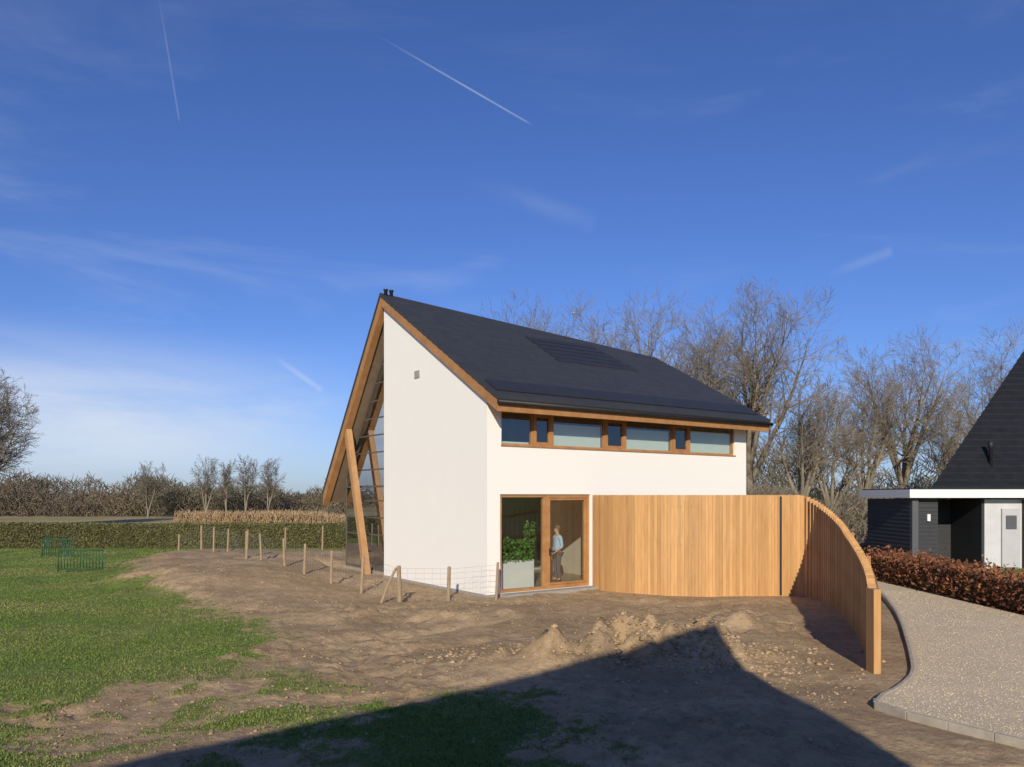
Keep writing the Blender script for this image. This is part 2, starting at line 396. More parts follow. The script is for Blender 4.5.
# ------------------------------------------------------------------ the house
H = thing('house', 'new white rendered house with dark steep roof and larch trim', 'house', (HC[0], HC[1], 0), HA)
def top_front(s): return 5.26 + .594*(s+.69)
RA, RB = (-.15, -.69), (11.1, -.69)
RE, RD = (-.15, 6.19), (10.25, 3.8)
ZE, ZD = top_front(6.19), top_front(3.8)
RF, RG = (-.15, 11.27), (9.5, 7.8)
def wall_grid(xs, zs, solid, y0, y1):
    mb = MB()
    nxx, nzz = len(xs)-1, len(zs)-1
    S = lambda i, j: 0 <= i < nxx and 0 <= j < nzz and solid(i, j)
    for i in range(nxx):
        for j in range(nzz):
            if not S(i, j): continue
            a, b, c, d = xs[i], xs[i+1], zs[j], zs[j+1]
            mb.add([(a,y0,c),(b,y0,c),(b,y0,d),(a,y0,d)], [(0,1,2,3)])
            mb.add([(a,y1,c),(b,y1,c),(b,y1,d),(a,y1,d)], [(3,2,1,0)])
            if not S(i-1, j): mb.add([(a,y0,c),(a,y1,c),(a,y1,d),(a,y0,d)], [(3,2,1,0)])
            if not S(i+1, j): mb.add([(b,y0,c),(b,y1,c),(b,y1,d),(b,y0,d)], [(0,1,2,3)])
            if not S(i, j-1): mb.add([(a,y0,c),(b,y0,c),(b,y1,c),(a,y1,c)], [(3,2,1,0)])
            if not S(i, j+1): mb.add([(a,y0,d),(b,y0,d),(b,y1,d),(a,y1,d)], [(0,1,2,3)])
    me = bpy.data.meshes.new('wall'); me.from_pydata(mb.v, [], mb.f); me.update()
    bm = bmesh.new(); bm.from_mesh(me); bmesh.ops.remove_doubles(bm, verts=bm.verts, dist=1e-4); bmesh.ops.recalc_face_normals(bm, faces=bm.faces)
    bm.to_mesh(me); bm.free(); return me
xs = [.3, .42, .46, 3.6, 10.1, 10.7]; zs = [-.1, .06, 2.72, 4.05, 4.98, 5.18]
def solid(i, j):
    if j == 1 and xs[i] >= .42 and xs[i+1] <= 3.6: return False
    if j == 3 and xs[i] >= .46 and xs[i+1] <= 10.1: return False
    return True
link('front_wall', wall_grid(xs, zs, solid, 0, .3), M['plaster'], H)
MB().prism([(0,0,-.1),(0,6.19,-.1),(0,6.19,top_front(6.19)-.47),(0,0,top_front(0)-.47)], (.3,0,0)).build('gable_wall', M['plaster'], H)
MB().hexa([(10.4,.3,-.1),(10.7,.3,-.1),(9.95,5.0,-.1),(9.65,5.0,-.1)], [(10.4,.3,5.1),(10.7,.3,5.1),(9.95,5.0,5.0),(9.65,5.0,5.0)]).build('end_wall', M['plaster'], H)
MB().hexa([(10.4,.3,5.12),(10.7,.3,5.12),(10.0,4.9,5.02),(9.7,4.9,5.02)], [(10.4,.4,5.2),(10.7,.4,5.2),(10.08,3.7,7.2),(9.78,3.7,7.2)]).build('end_gable', M['plaster'], H)
MB().box(-.012, 10.7, -.02, 0, -.1, .05).box(-.02, -.0, 0, 6.19, -.1, .05).build('plinth', M['concrete'], H)
# roof: stepped slate courses, clipped by the diagonal ridge and the end verge
bm = bmesh.new(); st = .31; s = -.69
while s < 6.4:
    za, zb = top_front(s)+.016, top_front(s+st)-.003
    v = [bm.verts.new(p) for p in ((-.2,s,za),(11.6,s,za),(11.6,s+st,zb),(-.2,s+st,zb),(-.2,s,za-.10),(11.6,s,za-.10),(11.6,s+st,zb-.10),(-.2,s+st,zb-.10))]
    for f in ((0,1,2,3),(7,6,5,4),(0,4,5,1),(3,2,6,7),(0,3,7,4),(1,5,6,2)): bm.faces.new([v[i] for i in f])
    s += st
def cut(bm, p, q, keep):
    d = Vector((q[0]-p[0], q[1]-p[1], 0)); n = Vector((d.y, -d.x, 0)).normalized()
    if (Vector((keep[0]-p[0], keep[1]-p[1], 0))).dot(n) > 0: n = -n
    r = bmesh.ops.bisect_plane(bm, geom=bm.verts[:]+bm.edges[:]+bm.faces[:], plane_co=(p[0], p[1], 0), plane_no=n, clear_outer=True)
    ed = [e for e in r['geom_cut'] if isinstance(e, bmesh.types.BMEdge)]
    bmesh.ops.edgeloop_fill(bm, edges=ed)
cut(bm, RE, RD, (3, 0)); cut(bm, RB, RD, (3, 0)); cut(bm, (RA[0], -1), RE, (3, 0))
me = bpy.data.meshes.new('roof'); bm.to_mesh(me); bm.free()
roof = link('roof', me, M['roof'], H)
def slab(A, B, Cc, Dd, dz0, dz1):
    q = [Vector(p) for p in (A, B, Cc, Dd)]
    mb = MB(); mb.hexa([p-Vector((0,0,dz1)) for p in q], [p-Vector((0,0,dz0)) for p in q]); return mb
zF = 2.8
r3 = lambda p, z: (p[0], p[1], z)
slab(r3(RE,ZE), r3(RD,ZD), r3(RG,zF), r3(RF,zF), -.02, .09).build('rear_roof', M['roof'], H)
i = .03
slab((RA[0]+i,RA[1]+i,top_front(-.66)), (RB[0]-i,RB[1]+i,top_front(-.66)), (RD[0]-i,RD[1]-.01,ZD), (RE[0]+i,RE[1]-.01,ZE), .09, .42).build('roof_edge_board', M['wood'], H)
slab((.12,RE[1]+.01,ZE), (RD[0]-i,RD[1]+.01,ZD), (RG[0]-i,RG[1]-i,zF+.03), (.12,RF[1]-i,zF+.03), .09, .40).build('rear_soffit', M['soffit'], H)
slab((RE[0]+i,RE[1]+.01,ZE), (.115,RE[1]+.01,ZE), (.115,RF[1]-.015,zF+.02), (RE[0]+i,RF[1]-.015,zF+.02), .09, .52).build('rear_edge_board', M['wood'], H)
MB().tube([(RA[0]-.01,-.76,5.10),(RB[0],-.76,5.10)], .055, 8).build('gutter', M['black'], H, True)
for vx in (.02, .22):
    mb = MB(); mb.tube([(vx,6.1,9.25),(vx,6.1,9.43),(vx,6.1,9.44),(vx,6.1,9.48)], [.06,.06,.08,.08], 10); mb.build('roof_vent', M['black'], roof, True)
# solar panels lying on the slates
for r_ in range(6):
    s0 = 2.15 + r_*.325; t1_ = 7.7-.10*r_
    MB().hexa([(4.2,s0,top_front(s0)+.02),(t1_,s0,top_front(s0)+.02),(t1_,s0+.24,top_front(s0+.24)+.02),(4.2,s0+.24,top_front(s0+.24)+.02)],
              [(4.2,s0,top_front(s0)+.04),(t1_,s0,top_front(s0)+.04),(t1_,s0+.24,top_front(s0+.24)+.04),(4.2,s0+.24,top_front(s0+.24)+.04)]).build('solar_panel', M['pv'], roof)
s0, s1 = -.42, .12
MB().hexa([(.0,s0,top_front(s0)+.02),(10.8,s0,top_front(s0)+.02),(10.7,s1,top_front(s1)+.02),(.0,s1,top_front(s1)+.02)],
          [(.0,s0,top_front(s0)+.055),(10.8,s0,top_front(s0)+.055),(10.7,s1,top_front(s1)+.055),(.0,s1,top_front(s1)+.055)]).build('solar_strip', M['pv'], roof)
# frames
def frame_mb(a, b, c, d, w, y0, y1):
    return MB().box(a,b,y0,y1,c,c+w).box(a,b,y0,y1,d-w,d).box(a,a+w,y0,y1,c+w,d-w).box(b-w,b,y0,y1,c+w,d-w)
def pane(a, b, y, c, d, m, par): return MB().poly([(a,y,c),(b,y,c),(b,y,d),(a,y,d)]).build('pane', m, par)
spans = [(.46,1.56,0),(1.56,2.24,1),(2.24,4.22,0),(4.22,5.06,1),(5.06,7.12,0),(7.12,7.9,1),(7.9,10.1,0)]
for a, b, small in spans:
    w = .08 if small else .045
    wn = frame_mb(a+.003, b-.003, 4.053, 4.977, w, .03 if small else .06, .16).build('window', M['wood'], H)
    if small:
        frame_mb(a+w+.003, b-w-.003, 4.053+w, 4.977-w, .04, .05, .12).build('sash', M['wood'], wn)
    wi = w + (.04 if small else 0)
    pane(a+wi, b-wi, .10, 4.05+wi, 4.98-wi, M['glass'], wn)
    if not small:
        MB().box(a+.06, b-.06, .18, .19, 4.06, (4.72, 4.86, 4.80)[int(a*3) % 3] if a > 1 else 4.16).build('blind', M['blind'], wn)
MB().box(.44, 10.12, -.03, .055, 4.012, 4.048).build('window_sill', M['wood'], H)
# ground floor glazing
gl = frame_mb(.423, 2.0, .063, 2.717, .08, .05, .17).build('window', M['wood'], H)
pane(.50, 1.92, .10, .14, 2.64, M['glass'], gl)
dr = frame_mb(2.003, 3.597, .063, 2.717, .10, .04, .17).build('door', M['wood'], H)
frame_mb(2.11, 3.49, .17, 2.61, .055, .06, .15).build('sash', M['wood'], dr)
pane(2.165, 3.435, .10, .225, 2.555, M['glass'], dr)
MB().box(2.13,2.16,.03,.06,1.0,1.2).box(2.13,2.29,.0,.03,1.10,1.13).build('handle', M['black'], dr)
MB().box(.4, 3.65, -.35, .0, -.05, .055).build('doorstep', M['concrete'], H)
MB().box(-.03, -.002, 3.72, 4.02, 6.28, 6.50).build('wall_vent', M['concrete'], H)
# left gable glazing
GP = [(6.2,.1),(10.35,.1),(10.35,3.35),(6.26,8.62)]
gz = MB()
def gbeam(p, q, w=.04, d=.07, mbx=None): (mbx or gz).beam((.45,p[0],p[1]), (.45,q[0],q[1]), d, w, (1,0,0))
for p, q in zip(GP, GP[1:]+GP[:1]): gbeam(p, q)
def edge_s(z): return 10.35 if z < 3.35 else 10.35-(z-3.35)*4.09/5.27
gbeam((6.2,3.0), (10.35,3.0), .08)
ggl = gz.build('gable_glazing', M['bar'], H)
for z in (.7, 1.3, 1.9, 2.5, 3.6, 4.2, 4.8, 5.4, 6.0, 6.6, 7.2, 7.8):
    b_ = MB(); gbeam((6.2,z), (edge_s(z),z), .020, .05, b_); b_.build('glazing_bar', M['bar'], ggl)
MB().poly([(.45,a,b) for a, b in GP]).build('pane', M['glass_dark'], ggl)
MB().beam((.02,7.55,-.1), (.02,9.20,5.05), .21, .22, (1,0,0)).build('slanted_column', M['column'], H)
# rear wall, interior floors and walls
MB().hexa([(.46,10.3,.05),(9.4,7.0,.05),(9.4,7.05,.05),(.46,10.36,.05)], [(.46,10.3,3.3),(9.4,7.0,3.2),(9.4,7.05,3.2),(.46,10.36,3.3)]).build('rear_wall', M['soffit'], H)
MB().hexa([(.31,.31,-.1),(10.38,.31,-.1),(9.4,6.98,-.1),(.31,10.28,-.1)], [(.31,.31,.06),(10.38,.31,.06),(9.4,6.98,.06),(.31,10.28,.06)]).build('ground_floor', M['floor_int'], H)
MB().hexa([(.32,.32,2.85),(10.36,.32,2.85),(9.8,4.0,2.85),(.32,6.1,2.85)], [(.32,.32,3.1),(10.36,.32,3.1),(9.8,4.0,3.1),(.32,6.1,3.1)]).build('upper_floor', M['white_paint'], H)
MB().box(.32, 9.8, 4.6, 4.75, .07, 2.84).box(5.2, 5.3, .32, 4.59, .07, 2.84).build('interior_wall', M['dark_int'], H)
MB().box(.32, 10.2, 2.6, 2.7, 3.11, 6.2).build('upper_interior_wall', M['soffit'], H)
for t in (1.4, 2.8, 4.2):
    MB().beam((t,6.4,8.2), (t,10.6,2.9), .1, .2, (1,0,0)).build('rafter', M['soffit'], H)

# things seen through the door
px, py = hw(1.27, .62)
pl = thing('potted_plant', 'leafy green plants in a wide white box planter behind the left glass pane', 'plant', (px, py, .06), HA)
MB().box(-.62,.62,-.18,.18,0,.82).build('planter_box', M['white_paint'], pl, bevel=.015)
def leaf_quads(P, size, rg, up=0):
    n = len(P); a = rg.normal(size=(n, 3)); a /= np.linalg.norm(a, axis=1)[:, None]
    b = rg.normal(size=(n, 3)); b[:, 2] += up; b -= (b*a).sum(1)[:, None]*a; b /= np.linalg.norm(b, axis=1)[:, None]
    s = (size*(.6+.8*rg.random(n)))[:, None]
    V = np.stack([P-b*s, P+a*s*.5, P+b*s, P-a*s*.5], 1).reshape(-1, 3)
    return V, np.arange(4*n).reshape(-1, 4)
rg = np.random.default_rng(2)
xx = rg.uniform(-.66, .66, 2400)
P = np.stack([xx, rg.uniform(-.22, .2, 2400), .78+(.4+.75*vnoise(xx*5, xx*0, 5))*rg.random(2400)**1.1], -1)
V, F = leaf_quads(P, .055, rg, .5)
link('foliage', mesh_np('foliage', V, F), M['leaf'], pl)
lx, ly = hw(3.9, 2.6)
lamp = thing('pendant_lamp', 'white round pendant lamp hanging in the room behind the person', 'lamp', (lx, ly, 1.55), HA)
mb = MB(); mb.tube([(0,0,0),(0,0,.05),(0,0,.15),(0,0,.24)], [.14,.19,.14,.03], 16); mb.build('lamp_shade', M['white_paint'], lamp, True)
MB().tube([(0,0,.24),(0,0,1.30)], .008, 6).build('cord', M['black'], lamp)

# ------------------------------------------------------------------ the person behind the glass
def skinned(name, V, E, Rr, m, parent, sub=2, root=0):
    me = bpy.data.meshes.new(name); me.from_pydata(V, E, []); me.update()
    o = bpy.data.objects.new(name, me); C.objects.link(o)
    sk = o.modifiers.new('s', 'SKIN'); sk.use_smooth_shade = True
    for i, r in enumerate(Rr):
        q = me.skin_vertices[0].data[i]; q.radius = (r, r) if not isinstance(r, tuple) else r; q.use_root = (i == root)
    ss = o.modifiers.new('u', 'SUBSURF'); ss.levels = sub; ss.render_levels = sub
    bpy.context.view_layer.update()
    nm = bpy.data.meshes.new_from_object(o.evaluated_get(bpy.context.evaluated_depsgraph_get()))
    bpy.data.objects.remove(o); nm.name = name; nm.materials.clear()
    return link(name, nm, m, parent, True)
qx, qy = hw(3.45, 1.35)
PE = thing('person', 'person in a pale blue shirt and dark trousers standing behind the glass door', 'person', (qx, qy, .06), R(-65))
PE.scale = (.96, .96, .96)
# local: facing -Y
V = [(0,0,.95),(0,.01,1.12),(0,.015,1.30),(0,.01,1.44),(0,0,1.53),(0,-.015,1.62),(0,-.02,1.71),(0,-.125,1.635)]
E = [(0,1),(1,2),(2,3),(3,4),(4,5),(5,6),(5,7)]
Rr = [(.15,.11),(.135,.10),(.16,.11),(.11,.085),.055,(.078,.10),(.07,.085),.014]
def addv(p, r, par):
    V.append(p); Rr.append(r); E.append((par, len(V)-1)); return len(V)-1
for sx in (-1, 1):
    hp = addv((.10*sx,0,.88), .085, 0); kn = addv((.11*sx,-.02*(sx>0),.49), .055, hp); an = addv((.12*sx,.02,.10), .038, kn); addv((.14*sx,-.13,.035), .036, an)
    sh = addv((.19*sx,.01,1.40), .058, 3); el = addv((.25*sx,.04,1.12), .042, sh)
    wr = addv((.22*sx,-.13,.98) if sx > 0 else (.26*sx,-.03,.88), .028, el)
    pa = addv((V[wr][0],V[wr][1]-.06,V[wr][2]-.03) if sx > 0 else (V[wr][0],V[wr][1]-.01,V[wr][2]-.08), (.036,.02), wr)
    b = Vector(V[pa]); dr_ = (b-Vector(V[wr])).normalized()
    for k, ln in enumerate((.062,.075,.07,.055)):
        o_ = Vector((0,(k-1.5)*.020,0)) if sx < 0 else Vector(((k-1.5)*.020,0,0))
        f1 = addv(tuple(b+o_*1.0+dr_*.045), .0095, pa); f2 = addv(tuple(b+o_*1.1+dr_*(.045+ln*.6)), .0085, f1)
        addv(tuple(b+o_*1.1+dr_*(.045+ln)+Vector((-.01*sx,0,-.006))), .007, f2)
    t1 = addv(tuple(Vector(V[wr])+dr_*.03+(Vector((0,-.035,0)) if sx < 0 else Vector((-.035,0,0)))), .010, wr)
    addv(tuple(Vector(V[t1])+dr_*.04+(Vector((0,-.015,0)) if sx < 0 else Vector((-.015,0,0)))), .008, t1)
skinned('body', V, E, Rr, M['skin'], PE)
SV = [(0,.005,.90),(0,.01,1.12),(0,.015,1.30),(0,.01,1.43)]; SE = [(0,1),(1,2),(2,3)]; SR = [(.175,.135),(.16,.125),(.18,.135),(.125,.10)]
for sx in (-1, 1):
    n0 = len(SV); SV += [(.195*sx,.01,1.405),(.25*sx,.04,1.12)]; SR += [.072,.056]; SE += [(3,n0),(n0,n0+1)]
    SV.append((.235*sx,-.04,1.06) if sx > 0 else (.256*sx,.0,.98)); SR.append(.048); SE.append((n0+1, n0+2))
skinned('shirt', SV, SE, SR, M['shirt'], PE)
TV = [(0,0,.95)]; TE = []; TR = [(.155,.115)]
for sx in (-1, 1):
    n0 = len(TV); TV += [(.10*sx,0,.86),(.11*sx,-.02*(sx>0),.49),(.12*sx,.02,.10)]; TR += [.10,.075,.06]; TE += [(0,n0),(n0,n0+1),(n0+1,n0+2)]
skinned('trousers', TV, TE, TR, M['trousers'], PE)
for sx in (-1, 1):
    MB().tube([(.12*sx,.06,.045),(.125*sx,0,.05),(.14*sx,-.11,.04),(.145*sx,-.17,.03)], [.04,.045,.042,.025], 10).build('shoe', M['shoe'], PE, True)
bm = bmesh.new(); bmesh.ops.create_uvsphere(bm, u_segments=16, v_segments=10, radius=1)
for v in bm.verts: v.co = Vector((v.co.x*.086, v.co.y*.108+.012, v.co.z*.095+1.705))
bmesh.ops.bisect_plane(bm, geom=bm.verts[:]+bm.edges[:]+bm.faces[:], plane_co=(0,-.04,1.69), plane_no=(0,-.8,-.6), clear_outer=True)
me = bpy.data.meshes.new('hair'); bm.to_mesh(me); bm.free(); link('hair', me, M['hair'], PE, True)
for sx in (-1, 1):
    bm = bmesh.new(); bmesh.ops.create_uvsphere(bm, u_segments=8, v_segments=6, radius=.011, matrix=Matrix.Translation((.032*sx,-.108,1.66)))
    me = bpy.data.meshes.new('eye'); bm.to_mesh(me); bm.free(); link('eye', me, M['eye'], PE, True)

# ------------------------------------------------------------------ curved timber fence
path = smooth_path([(x, y, 0) for x, y in FP], 12)
fine = resample(path, .01)
def near_k(x, y): return min(range(len(fine)), key=lambda k: (fine[k]-Vector((x, y, 0))).length)
HK = [(near_k(x, y), z) for x, y, z in ((7.72,20.62,2.7),(7.90,19.5,2.42),(7.66,18.0,2.12),(7.2,16.4,1.86),(6.66,14.7,1.64),(6.12,13.2,1.46))] + [(len(fine)-1, 1.27)]
def fheight(k):
    if k <= HK[0][0]: return 2.7
    return float(np.interp(k, [a for a, _ in HK], [b for _, b in HK]))
FE = thing('curved_fence', 'curved larch slat fence sweeping out from the house towards the drive', 'fence', (2.36, 22.36, 0))
mb = MB(); off = (2.36, 22.36, 0)
rnd = random.Random(5)
k = 4
gate_lo = near_k(7.2, 20.6); bend = near_k(7.86, 20.5)
while k < len(fine)-8:
    a = fine[k]; t = (fine[min(k+4, len(fine)-1)] - fine[max(k-4, 0)]).normalized(); nn = Vector((-t.y, t.x, 0))
    w, dp, sp = (.086, .028, 9) if k < bend else (.040, .115, 20)
    zt = fheight(k) + rnd.uniform(-.002, .002); z0 = .02
    p = a + nn*rnd.uniform(-.0015, .0015); u_ = t*w/2; v_ = nn*dp/2
    up0 = Vector((0,0,z0+min(gh(a.x,a.y), .1)*.5-.05)); up1 = Vector((0,0,zt))
    mb.hexa([p-u_-v_+up0, p+u_-v_+up0, p+u_+v_+up0, p-u_+v_+up0], [p-u_-v_+up1, p+u_-v_+up1, p+u_+v_+up1, p-u_+v_+up1])
    k += sp
mb.build('slat_panel', M['slat'], FE, off=off)
def rail(f0, k0, k1):
    mb = MB(); prev = None
    for k in range(k0, k1, 12):
        a = fine[k]; t = (fine[min(k+4, len(fine)-1)] - fine[max(k-4, 0)]).normalized(); nn = Vector((-t.y, t.x, 0))
        z = fheight(k)*f0; c0 = a + nn*(.042 if k < bend else .086)
        ring = [c0+nn*.02*q+Vector((0,0,z+h)) for q, h in ((-1,-.045),(1,-.045),(1,.045),(-1,.045))]
        if prev: mb.hexa(prev, ring)
        prev = ring
    return mb
for f0 in (.12, .5, .88):
    rail(f0, 4, len(fine)-30).build('rail', M['wood'], FE, off=off)
for q in (.02, .2, .4, .62, .78):
    k = int(q*len(fine)); a = fine[k]; t = (fine[min(k+4, len(fine)-1)]-fine[max(k-4, 0)]).normalized(); nn = Vector((-t.y, t.x, 0)); c0 = a+nn*.16
    MB().beam(c0+Vector((0,0,-.3)), c0+Vector((0,0,fheight(k)-.15)), .09, .09).build('post', M['wood'], FE, off=off)
e = fine[-1]; MB().beam(e+Vector((.01,0,-.3)), e+Vector((.01,0,1.27)), .26, .11, (1,0,0)).build('end_post', M['slat'], FE, off=off, bevel=.006)
a = fine[gate_lo]; MB().beam(a+Vector((.0,-.02,.02)), a+Vector((.0,-.02,2.66)), .05, .05).build('gate_jamb', M['black'], FE, off=off)

# ------------------------------------------------------------------ stake and wire fence
ST = [(-14.5,33.4),(-13.1,32.4),(-12.2,31.4),(-11.3,30.5),(-9.97,28.8),(-9.0,27.6),(-7.75,26.2),(-6.77,25.0),(-5.49,23.3),(-4.25,21.6),(-2.88,19.75),(-1.67,20.05),(-.42,19.95)]
WF = thing('wire_fence', 'rough wooden stakes with wire netting strung along the soil left of the house', 'fence', (ST[0][0], ST[0][1], 0)); off = (ST[0][0], ST[0][1], 0)
rnd = random.Random(11); tops = []
for i, (x, y) in enumerate(ST):
    z = gh(x, y); h = rnd.uniform(.92, 1.08); le = Vector((rnd.uniform(-.06,.06), rnd.uniform(-.05,.05), 0)); r = .062 if i == 10 else rnd.uniform(.038, .052)
    b0 = Vector((x, y, z-.2)); tp = Vector((x, y, z+h))+le; tops.append((Vector((x, y, z)), tp))
    MB().tube([b0, b0.lerp(tp, .5), b0.lerp(tp, .985), tp], [r, r*.97, r*.92, r*.7], 9).build('stake', M['stake'], WF, off=off)
mb = MB()
for (a0, a1), (b0, b1) in zip(tops, tops[1:]):
    for q in (.05, .2, .35, .5, .65, .8, .93): mb.tube([a0.lerp(a1, q), b0.lerp(b1, q)], .0024, 3, False)
    n = int((a0-b0).length/.18)
    for j in range(1, n):
        p = a0.lerp(b0, j/n); q = a1.lerp(b1, j/n); mb.tube([p.lerp(q, .05), p.lerp(q, .93)], .0018, 3, False)
mb.build('wire_netting', M['wire'], WF, off=off)
x, y = -3.12, 19.55; z = gh(x, y)
o = MB().tube([(x-.22,y-.1,z-.1),(x-.05,y,z+.4),(x+.14,y+.1,z+.82),(x+.15,y+.1,z+.85)], [.038,.036,.034,.022], 9).build('wooden_brace', M['stake'], off=(x, y, z)); o.location = (x, y, z)
tag(o, 'short leaning wooden brace propped against the thickest fence stake', 'stake')
for x, y, h, lb in ((-10.2,34.5,1.1,'middle of the three plain posts standing behind the wire fence'),(-8.6,34.8,1.2,'plain wooden post behind the wire fence, closest to the house'),(-12.0,34.6,1.0,'plain wooden post behind the wire fence, farthest from the house')):
    z = gh(x, y); o = MB().tube([(0,0,-.2),(.02,0,h*.6),(.03,0,h*.98),(.03,0,h)], [.045,.042,.04,.028], 8).build('wooden_post', M['stake']); o.location = (x, y, z)
    tag(o, lb, 'post')

# green metal hurdles on the lawn
HU = thing('green_hurdle', 'low dark green metal bar hurdle standing on the lawn at far left', 'hurdle', (-15.9, 26.9, gh(-15.2, 26.9)), R(4))
MB().tube([(0,0,-.05),(0,0,.78)], .026, 8).tube([(1.5,0,-.05),(1.5,0,.78)], .026, 8).tube([(0,0,.76),(1.5,0,.76)], .024, 8).tube([(0,0,.10),(1.5,0,.10)], .024, 8).build('frame', M['green_metal'], HU, True)
for k in range(1, 14): MB().tube([(k*1.5/14,0,.1),(k*1.5/14,0,.76)], .014, 6).build('bar', M['green_metal'], HU, True)
HU2 = thing('green_hurdle', 'second green hurdle farther back, near the clipped hedge at far left', 'hurdle', (-20.5, 33.5, gh(-20, 33.5)), R(-8))
for ch in list(HU.children):
    c = ch.copy(); C.objects.link(c); c.parent = HU2

# ------------------------------------------------------------------ hedges
def box_points(n, x0, x1, y0, y1, h, rg, bump=.12):
    f = rg.random(n); x = x0+(x1-x0)*rg.random(n); y = np.where(f < .55, y0, y0+(y1-y0)*rg.random(n)); y = np.where(f > .9, y1, y)
    z = np.where((f >= .55) & (f <= .9), h, h*rg.random(n))
    x = x+rg.normal(size=n)*bump*.5; y = y+rg.normal(size=n)*bump*.5; z = z+rg.normal(size=n)*bump*.5 + bump*fbm(x*.7, y*.7, 3)
    return np.stack([x, y, np.clip(z, .02, None)], -1)
rg = np.random.default_rng(8)
x0, x1 = -48, -4
HD = thing('clipped_hedge', 'long low clipped green hedge across the back of the lawn', 'hedge', (-26, 39.6, 0))
V, F = leaf_quads(box_points(64000, x0, x1, 39.0, 40.3, 1.20, rg, .06) - np.array([-26, 39.6, 0]), .052, rg)
link('leaves', mesh_np('leaves', V, F), M['hedge'], HD)
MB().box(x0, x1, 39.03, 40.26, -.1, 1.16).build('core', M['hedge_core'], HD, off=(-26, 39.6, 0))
BH = thing('beech_hedge', 'low russet brown beech hedge between the gravel drive and the dark garage', 'hedge', (12, 19, 0))
pts = box_points(9000, 0, 16, 11.55, 12.5, .78, rg, .2); pts = np.stack([pts[:,1]-12, pts[:,0]+9.3-19, pts[:,2]], -1)
V, F = leaf_quads(pts, .055, rg); link('leaves', mesh_np('leaves', V, F), M['beech'], BH)
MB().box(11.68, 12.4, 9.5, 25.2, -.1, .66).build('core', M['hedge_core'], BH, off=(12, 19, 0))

# ------------------------------------------------------------------ bare trees
def seg_mesh(name, segs, k):
    A = np.array([s[0] for s in segs]); B = np.array([s[1] for s in segs]); ra = np.array([s[2] for s in segs]); rb = np.array([s[3] for s in segs])
    T = B-A; T /= np.linalg.norm(T, axis=1)[:, None]+1e-9
    U = np.cross(T, np.array([.31, .57, .13])); U /= np.linalg.norm(U, axis=1)[:, None]+1e-9; W = np.cross(T, U)
    rings = []
    for P, r in ((A, ra), (B, rb)):
        for i in range(k):
            q = 2*math.pi*i/k; rings.append(P + (U*math.cos(q)+W*math.sin(q))*r[:, None])
    V = np.stack(rings, 1); n = len(segs); b = (np.arange(n)*2*k)[:, None]
    F = np.stack([np.concatenate([b+i, b+(i+1) % k, b+k+(i+1) % k, b+k+i], 1) for i in range(k)], 1).reshape(-1, 4)
    return mesh_np(name, V.reshape(-1, 3), F)
def gen_tree(seed, Ht, width, fork=.25, limbs=6, dens=1.0, rtw=.009, droop=0.0, lat=1.0):
    """trunk to the fork, ascending limbs, side branches, twigs, twiglets"""
    rn = random.Random(seed); trunk = []; crown = []
    def rv(): return Vector((rn.gauss(0,1), rn.gauss(0,1), rn.gauss(0,1)))
    nseg = {1: 9, 2: 5, 3: 3, 4: 2}
    ratio = {1: .42*lat, 2: .52, 3: .60}
    kid = {1: 1.9*dens, 2: 1.8*dens, 3: 1.5*dens}
    def grow(p, d, Ln, r, lev):
        n = nseg[lev]
        for i in range(n):
            f1 = (i+1)/n
            d = (d + rv()*(.05 if lev == 1 else .08) + Vector((0,0,(.045 if lev == 1 else .045)-droop*(lev > 1)))).normalized()
            q = p + d*(Ln/n)
            r0 = max(r*(1-.85*i/n), rtw); r1 = max(r*(1-.85*f1), rtw*.7)
            (trunk if lev == 1 and i < 6 else crown).append((tuple(p), tuple(q), r0, r1)); p = q
            if lev < 4 and (f1 > .25 if lev == 1 else f1 > .12):
                m = int(kid[lev]) + (rn.random() < kid[lev] % 1)
                for _ in range(m):
                    ax = d.cross(rv()).normalized(); ang = R(rn.uniform(26, 62) if lev < 3 else rn.uniform(18, 48))
                    dd = (d*math.cos(ang) + ax*math.sin(ang)).normalized()
                    prof = (1.1-.45*f1) if lev == 1 else (1.1-.4*f1)
                    grow(p, dd, Ln*ratio[lev]*rn.uniform(.7, 1.15)*prof, max(r1*.6, rtw), lev+1)
    R0 = Ht*.024; p = Vector((0,0,-.2)); d = Vector((rn.gauss(0,.03), rn.gauss(0,.03), 1)).normalized()
    for i in range(4):
        q = p + d*(Ht*fork/4); trunk.append((tuple(p), tuple(q), R0*(1-.08*i), R0*(1-.08*(i+1)))); p = q
        d = (d+rv()*.03).normalized()
    a0 = rn.uniform(0, 6.28)
    for k in range(limbs):
        a = a0 + 6.283*k/limbs + rn.uniform(-.4, .4)
        sp_ = rn.uniform(.35, 1.25)*(0.15 if k == 0 else 1); tl = (width/Ht)*sp_
        dd = Vector((math.cos(a)*tl, math.sin(a)*tl, 1)).normalized()
        grow(p - Vector((0,0,rn.uniform(0,.3)*Ht*fork)), dd, Ht*(1-fork)*rn.uniform(.88, 1.0)*(1-.10*sp_), R0*.55, 1)
    zs_ = sorted(s[1][2] for s in crown); f = Ht/zs_[int(len(zs_)*.994)]       # the body of the crown keeps the measured height
    sc_ = lambda L_: [((a[0]*f, a[1]*f, a[2]*f), (b[0]*f, b[1]*f, b[2]*f), r0, r1) for a, b, r0, r1 in L_]
    return sc_(trunk), sc_(crown)
